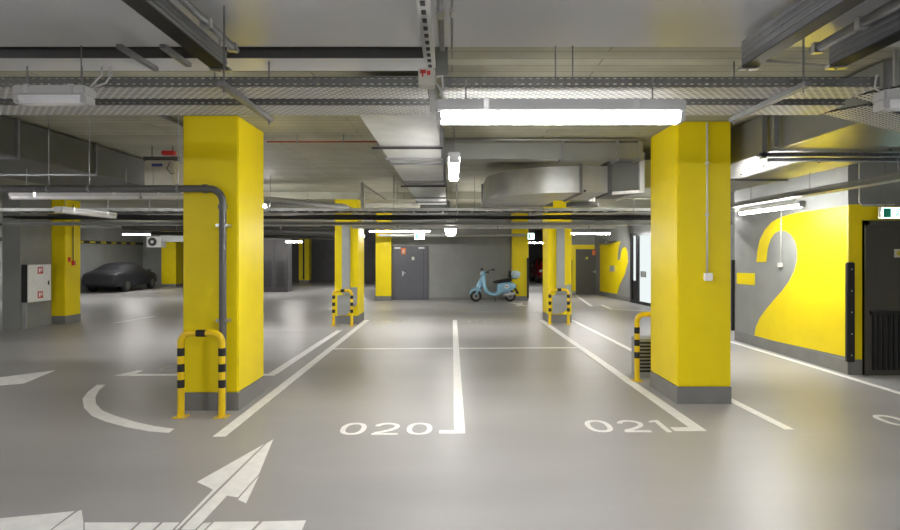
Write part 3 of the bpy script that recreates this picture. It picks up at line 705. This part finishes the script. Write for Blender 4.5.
pipe('silver pipe below the middle trays above the central bays', [(-2.2, 13.2, 2.36), (3.6, 13.2, 2.36)], .05, 'galv', (-1.2, 1.0, 3.0))
pipe('pale pipe crossing above the back wall door', [(-2.4, 19.4, 2.62), (5.2, 19.4, 2.62)], .06, 'pipelight', (-1, 2, 4))
pipe('grey pipe crossing above the back wall, lower', [(-2.6, 21.3, 2.42), (2.6, 21.3, 2.42)], .05, 'pipelight', (-1.5, 1.5))
pipe('curved dark pipe under the slab above the covered car', [(-9.4, 14.0, 2.62), (-7.0, 14.2, 2.75), (-5.5, 14.2, 2.78), (-3.1, 14.2, 2.78)], .06, 'pipe', (-5,))
pipe('grey pipe across the far left bays', [(-16.9, 20.5, 2.75), (-4.5, 20.5, 2.75)], .07, 'pipelight', (-14, -10))
pipe('dark pipe across the far left bays, beyond the grey pipe', [(-16.9, 24, 2.85), (-4.5, 24, 2.85)], .09, 'pipe', (-13, -9))
pipe('pale pipe under the slab beside the upper right duct', [(2.95, 4.7, 3.22), (2.2, 4.25, 3.12)], .013, 'beige')
pipe('vertical pale pipe on the upper right duct side', [(3.33, 4.5, 2.84), (3.33, 4.5, 3.28)], .02, 'pipelight')
a = tray('perforated tray above the bays in front of the covered car', 9.5, .4, .06, rods=(1, 4, 8), rodlen=.6, group='far cable trays'); a.location = (-14.5, 18.2, 2.62)
pipe('thin white conduit dropping from the slab to the middle trays near the end on lights', [(.10, 12.75, 2.45), (.10, 12.75, 3.3)], .014, 'pvc', name='ceiling_conduit', cat='conduit')
pipe('white conduit rising beside the louvred door and turning right', [(5.89, 8.68, 3.1), (5.89, 8.68, 2.5), (5.93, 8.68, 2.46), (6.4, 8.68, 2.46)], .012, 'pvc', name='wall_conduit', cat='conduit')
t = thing('wall_conduit', 'white conduit with small switch box on the giant numeral', 'conduit', (5.73, 10.45, 1.55), 'ceiling and wall pipes')
part('conduit', MB().tube([(5.733, 10.45, 1.6), (5.733, 10.45, 2.6)], .011, 8), 'pvc', t, True)
part('switch_box', MB().box(5.685, 5.744, 10.41, 10.49, 1.52, 1.6, .006), 'pvc', t)
t = thing('wall_conduit', 'white conduit with square switch box on the face of the large right column', 'conduit', (2.97, 6.98, 1.5), 'ceiling and wall pipes')
part('conduit', MB().tube([(2.97, 6.985, 1.52), (2.97, 6.985, 3.28)], .012, 8), 'pvc', t, True)
part('switch_box', MB().box(2.93, 3.02, 6.94, 6.998, 1.44, 1.53, .006), 'cab', t)
part('clip', MB().box(2.95, 2.99, 6.97, 6.998, 2.2, 2.22).box(2.95, 2.99, 6.97, 6.998, 2.8, 2.82), 'pvc', t)

# ------------------------------------------------------------------ small equipment
t = thing('control_box', 'beige equipment box with blue label hanging left of the large left column', 'equipment box', (-4.2, 8.5, 2.7))
part('case', MB().box(-4.36, -3.95, 8.5, 8.85, 2.72, 3.08, .012), 'beige', t)
M['bluelabel'] = mat('blue_label', (.05, .08, .3), .4)
part('label_plate', MB().box(-4.25, -4.1, 8.492, 8.5, 2.99, 3.03), 'bluelabel', t)
part('bracket', MB().box(-4.4, -3.9, 8.55, 8.6, 3.08, 3.14).tube([(-4.3, 8.6, 3.1), (-4.3, 8.6, 3.3)], .008, 6).tube([(-4.0, 8.6, 3.1), (-4.0, 8.6, 3.3)], .008, 6), 'pipe', t)
part('cable', MB().tube([(-4.0, 8.5, 3.05), (-4.02, 8.46, 2.95), (-3.96, 8.46, 2.88), (-3.93, 8.5, 2.9)], .006, 6), 'cable', t, True)
solo('alarm_beacon', MB().box(-4.1, -3.92, 8.45, 8.55, 3.15, 3.21, .01), 'red', 'small red beacon above the beige equipment box', 'beacon', (-4.0, 8.5, 3.15))
t = thing('fan_unit', 'white box fan unit hanging above the distant yellow column by the covered car', 'fan unit', (-13.2, 27, 2.1))
part('case', MB().box(-13.75, -13.1, 27, 27.5, 2.06, 2.54, .015), 'cab', t)
f = part('fan_grille', MB().disc((-13.48, 26.99, 2.30), (0, 1, 0), .19, .03, 24), 'blackpaint', t)
part('hub', MB().disc((-13.48, 26.965, 2.30), (0, 1, 0), .07, .03, 12), 'cab', f)
part('duct_box', MB().box(-13.1, -11.6, 27, 27.7, 2.3, 2.62, .01), 'duct', t)
part('hanger', MB().tube([(-13.4, 27.2, 2.5), (-13.4, 27.2, 3.3)], .01, 6).tube([(-12, 27.2, 2.6), (-12, 27.2, 3.3)], .01, 6), 'strut', t)
def sign(label, x, y, z, w, h, rotz=0):
    t = thing('exit_sign', label, 'exit sign', (0, 0, 0), 'green exit signs')
    part('case', MB().box(-w/2, w/2, 0, .06, 0, h, .006), 'cab', t, local=True)
    fpl = part('face', MB().box(-w/2+.012, w/2-.012, -.004, 0, .012, h-.012), 'signlit', t, local=True)
    s = h
    pic = MB().box(-w*.42, -w*.16, -.007, -.004, h*.12, h*.9).tube([(w*.0, -.006, h*.2), (w*.06, -.006, h*.45), (w*.1, -.006, h*.65)], h*.06, 6).tube([(w*.06, -.006, h*.42), (w*.16, -.006, h*.2)], h*.05, 6).tube([(w*.09, -.006, h*.62), (w*.2, -.006, h*.5)], h*.035, 6).ball((w*.12, -.006, h*.78), (h*.08, .003, h*.08), 8)
    part('pictogram', pic, 'signgreen', t, local=True)
    part('hanger', MB().tube([(-w*.3, .03, h), (-w*.3, .03, 3.3-z)], .006, 6).tube([(w*.3, .03, h), (w*.3, .03, 3.3-z)], .006, 6), 'strut', t, local=True)
    t.location = (x, y, z); t.rotation_euler.z = rotz
sign('lit exit sign hanging above the slate grey door', -1.12, 20.8, 2.25, .34, .22)
sign('lit exit sign at the right edge above the louvred door', 6.32, 8.55, 2.25, .42, .17)
sign('exit sign hanging at an angle beside the pilaster behind the scooter', 2.9, 22.0, 2.28, .3, .24, .5)
t = thing('security_camera', 'small dark camera on the wall above the far yellow numeral', 'security camera', slant(2.6, 2.25, .1))
p0 = Vector(slant(2.6, 2.25, .03)); p1 = Vector(slant(2.3, 2.2, .3)); p2_ = Vector(slant(1.9, 2.3, .4))
part('arm', MB().tube([p0, p1], .03, 8), 'ductdark', t); part('body', MB().tube([p1, p2_], .09, 12), 'ductdark', t)
b = MB()
for k in range(14): b.box(-16.999, -16.97, 20+k*.9, 20.45+k*.9, 2.26, 2.36)
hz = thing('hazard_strip', 'yellow and black hazard strip along the left wall above the covered car', 'hazard marking', (-17, 26, 2.3))
part('strip', MB().box(-17, -16.975, 19, 33, 2.24, 2.38), 'blackpaint', hz); part('yellow_dash', b, 'hazard', hz)

# ------------------------------------------------------------------ cars
def car_shell(st):
    rings = []
    for y, w, zl, zb, wrf, zr in st:
        h = [(w*.5, zl), (w*.9, zl), (w*.985, zl+.12), (w, zl+(zb-zl)*.6), (w*.965, zb), ((w*.965+wrf*1.04)/2, (zb+zr)/2), (wrf, zr-.06), (wrf*.72, zr-.01), (wrf*.3, zr)]
        rings.append([(x, y, z) for x, z in h]+[(-x, y, z) for x, z in h[::-1]])
    return MB().loft(rings)
def wheel(t, x, y, r, side, prefix=''):
    w = part('wheel', MB().tube([(x-.1, y, r), (x-.08, y, r), (x+.08, y, r), (x+.1, y, r)], [r*.93, r, r, r*.93], 24), 'black', t, 'auto', local=True)
    part('rim', MB().disc((x+side*.1, y, r), (1, 0, 0), r*.62, .03, 20), prefix or 'rim', w, local=True)
t = thing('covered_car', 'low black car under a fitted black cover parked by the left wall', 'car', (0, 0, 0))
st = [(.0, .70, .42, .72, .60, .80), (.06, .80, .32, .78, .68, .88), (.35, .87, .25, .86, .66, .97), (.75, .90, .24, .90, .62, 1.03), (.95, .91, .29, .91, .62, 1.13), (1.25, .91, .27, .92, .58, 1.25), (1.5, .91, .22, .93, .57, 1.32),
      (2.1, .91, .20, .93, .57, 1.37), (2.6, .91, .20, .92, .56, 1.33), (3.1, .91, .22, .90, .55, 1.14), (3.4, .90, .28, .88, .58, .97), (3.75, .89, .28, .85, .62, .90), (4.1, .86, .24, .78, .6, .82), (4.4, .74, .26, .66, .5, .70), (4.5, .6, .32, .58, .4, .6)]
part('cover', car_shell(st), 'cover', t, True, 2, True)
for s in (-1, 1):
    part('mirror', MB().ball((s*1.0, 2.95, .98), (.11, .07, .075), 12), 'cover', t, True, local=True)
    for y in (1.0, 3.55): wheel(t, s*.78, y, .33, s, 'ductdark')
part('number_plate', MB().box(-.28, .28, -.02, .04, .52, .62, .005), 'cover', t, local=True)
t.location = (-15.82, 26.8, 0); t.rotation_euler.z = .02; t.scale = (.95, .94, 1)

t = thing('red_car', 'red car parked in the dark passage beside the scooter', 'car', (0, 0, 0))
st = [(.0, .6, .3, .62, .5, .72), (.12, .76, .22, .70, .6, .84), (.4, .84, .2, .78, .66, .93), (.7, .86, .36, .82, .66, .97), (1.0, .87, .36, .86, .64, 1.02), (1.4, .87, .2, .90, .60, 1.28), (1.9, .88, .2, .92, .62, 1.5),
      (2.6, .88, .2, .92, .62, 1.54), (3.2, .88, .2, .92, .60, 1.52), (3.5, .87, .36, .92, .58, 1.45), (3.8, .86, .36, .92, .56, 1.3), (4.0, .8, .25, .88, .55, 1.1), (4.08, .7, .3, .8, .5, .95)]
part('body', car_shell(st), 'redcar', t, True, 2, True)
part('windscreen', MB().loft([[(-.68, 1.12, 1.04), (.68, 1.12, 1.04), (.68, 1.16, 1.02), (-.68, 1.16, 1.02)], [(-.58, 1.74, 1.46), (.58, 1.74, 1.46), (.58, 1.80, 1.42), (-.58, 1.80, 1.42)]]), 'glassdark', t, local=True)
for s in (-1, 1):
    part('headlight', MB().ball((s*.62, .17, .72), (.17, .1, .1), 12), 'lens', t, True, local=True)
    part('mirror', MB().ball((s*.98, 1.35, 1.0), (.11, .08, .08), 12), 'blackpaint', t, True, local=True)
    for y in (.8, 3.4): wheel(t, s*.76, y, .31, s)
part('bumper', MB().box(-.72, .72, -.03, .2, .25, .52, .04), 'blackpaint', t, local=True)
part('number_plate', MB().box(-.26, .26, -.045, -.03, .38, .49), 'cab', t, local=True)
t.location = (6.0, 35.8, 0); t.rotation_euler.z = 0

# ------------------------------------------------------------------ scooter (front towards -x)
def sweep(path, hw, ht, seg=14, power=.7):
    rings = []; n = len(path)
    for i, (x, z) in enumerate(path):
        a = Vector(path[max(i-1, 0)]); c = Vector(path[min(i+1, n-1)]); tt = (c-a).normalized(); nx, nz = -tt.y, tt.x
        r = []
        for k in range(seg):
            an = 2*PI*k/seg; cu = math.copysign(abs(math.cos(an))**power, math.cos(an)); su = math.copysign(abs(math.sin(an))**power, math.sin(an))
            r.append((x+nx*ht[i]*su, hw[i]*cu, z+nz*ht[i]*su))
        rings.append(r)
    return MB().loft(rings)
t = thing('motor_scooter', 'light blue motor scooter with pale top case parked before the grey back wall', 'scooter', (0, 0, 0))
for x in (-.66, .60):
    w = part('wheel', MB().torus((x, 0, .215), .165, .05), 'black', t, True, local=True)
    part('rim', MB().disc((x, 0, .215), (0, 1, 0), .125, .07, 20), 'strut', w, 'auto', local=True)
    part('hub', MB().disc((x, 0, .215), (0, 1, 0), .045, .1, 12), 'blackpaint', w, 'auto', local=True)
part('front_fender', sweep([(-.88, .26), (-.86, .35), (-.78, .44), (-.66, .48), (-.53, .46), (-.44, .38)], [.03, .08, .11, .12, .11, .08], [.015, .04, .06, .07, .06, .03]), 'blue', t, True, 1, True)
part('leg_shield', sweep([(-.36, 1.02), (-.37, .9), (-.37, .75), (-.355, .58), (-.30, .42), (-.21, .32), (-.06, .275), (.08, .28), (.18, .33), (.22, .44)], [.06, .1, .17, .21, .22, .2, .19, .19, .18, .15], [.05, .07, .08, .08, .085, .085, .075, .075, .09, .1]), 'blue', t, True, 1, True)
part('steering_column', MB().tube([(-.66, .0, .215), (-.60, .0, .46), (-.38, 0, .96)], [.03, .10, .08], 10), 'blue', t, True, local=True)
hs = part('headset', sweep([(-.48, 1.0), (-.44, 1.03), (-.38, 1.06), (-.32, 1.05), (-.27, 1.02)], [.05, .085, .1, .09, .05], [.05, .075, .085, .07, .03]), 'blue', t, True, 1, True)
part('headlight', MB().ball((-.475, 0, 1.02), (.03, .065, .065), 12), 'lens', hs, True, local=True)
hb = part('handlebar', MB().tube([(-.26, -.34, 1.07), (-.30, -.2, 1.08), (-.36, 0, 1.05), (-.30, .2, 1.08), (-.26, .34, 1.07)], .018, 10), 'blackpaint', t, True, local=True)
for s in (-1, 1):
    part('grip', MB().tube([(-.275, s*.22, 1.08), (-.23, s*.36, 1.07)], .024, 10), 'black', hb, True, local=True)
    m_ = part('mirror', MB().tube([(-.30, s*.2, 1.09), (-.36 if s > 0 else -.20, s*.3, 1.16), (-.38 if s > 0 else -.1, s*.33, 1.18)], .008, 6), 'blackpaint', t, True, local=True)
    part('mirror_head', MB().ball((-.40 if s > 0 else -.06, s*.34, 1.19), (.05, .05, .035), 12), 'blackpaint', m_, True, local=True)
part('rear_cowl', sweep([(.10, .50), (.20, .49), (.33, .52), (.48, .55), (.62, .57), (.75, .58), (.83, .585)], [.10, .16, .215, .23, .21, .14, .05], [.13, .20, .215, .20, .17, .11, .04], 18, .85), 'blue', t, True, 1, True)
bd = part('roundel', MB().disc((.44, -.228, .57), (0, 1, 0), .075, .02, 20), 'cab', t, local=True)
part('emblem', MB().disc((.415, -.24, .57), (0, 1, 0), .026, .006, 12).box(.45, .475, -.243, -.238, .54, .60), 'blackpaint', bd, local=True)
part('seat', sweep([(-.05, .70), (.06, .735), (.25, .745), (.4, .775), (.58, .80), (.68, .81)], [.07, .13, .15, .16, .13, .06], [.03, .06, .065, .075, .075, .04], 14, .7), 'seat', t, True, 1, True)
part('rack', MB().tube([(.5, -.1, .76), (.64, -.1, .84), (.84, -.1, .84), (.84, .1, .84), (.64, .1, .84), (.5, .1, .76)], .012, 8), 'blackpaint', t, local=True)
tcs = part('top_case', sweep([(.60, .98), (.64, .99), (.74, 1.0), (.84, 1.0), (.92, .98), (.96, .96)], [.14, .19, .21, .21, .17, .10], [.10, .135, .155, .155, .12, .06], 16, .6), 'paleblue', t, True, 1, True)
part('case_back', MB().box(.56, .63, -.17, .17, .86, 1.14, .03), 'black', tcs, True, local=True)
part('exhaust', MB().tube([(.28, -.13, .22), (.36, -.16, .24), (.42, -.17, .27), (.72, -.17, .32), (.76, -.17, .325)], [.02, .03, .055, .06, .035], 12), 'steel', t, True, local=True)
part('engine', MB().box(.25, .66, -.1, .1, .18, .40, .05), 'rim', t, True, local=True)
part('mudflap', MB().tube([(.76, 0, .5), (.83, 0, .42), (.89, 0, .30)], [.05, .04, .05], 8), 'black', t, local=True)
part('tail_light', MB().ball((.82, 0, .60), (.03, .06, .035), 10), 'red', t, True, local=True)
part('side_stand', MB().tube([(.0, -.12, .25), (.05, -.22, .01)], .012, 6), 'blackpaint', t, local=True)
t.location = (1.53, 21.95, 0); t.rotation_euler.z = .06

# ------------------------------------------------------------------ world, camera
w = bpy.data.worlds.new('world'); bpy.context.scene.world = w; w.use_nodes = True
w.node_tree.nodes['Background'].inputs[0].default_value = (.5, .5, .52, 1); w.node_tree.nodes['Background'].inputs[1].default_value = .02
cam = bpy.data.cameras.new('camera'); co = bpy.data.objects.new('camera', cam); C.objects.link(co)
co.location = (0, 0, H); co.rotation_euler = (PI/2, 0, 0)
cam.sensor_fit = 'HORIZONTAL'; cam.sensor_width = 36; cam.lens = 36*F/900
cam.shift_x = -2/900; cam.shift_y = -11/900; cam.clip_start = .05; cam.clip_end = 200
sc = bpy.context.scene; sc.camera = co
sc.view_settings.view_transform = 'Standard'; sc.view_settings.look = 'None'; sc.view_settings.gamma = 1; sc.view_settings.use_curve_mapping = False
sc.view_settings.exposure = 1.85
sc.cycles.max_bounces = 10; sc.cycles.diffuse_bounces = 6; sc.cycles.use_denoising = True
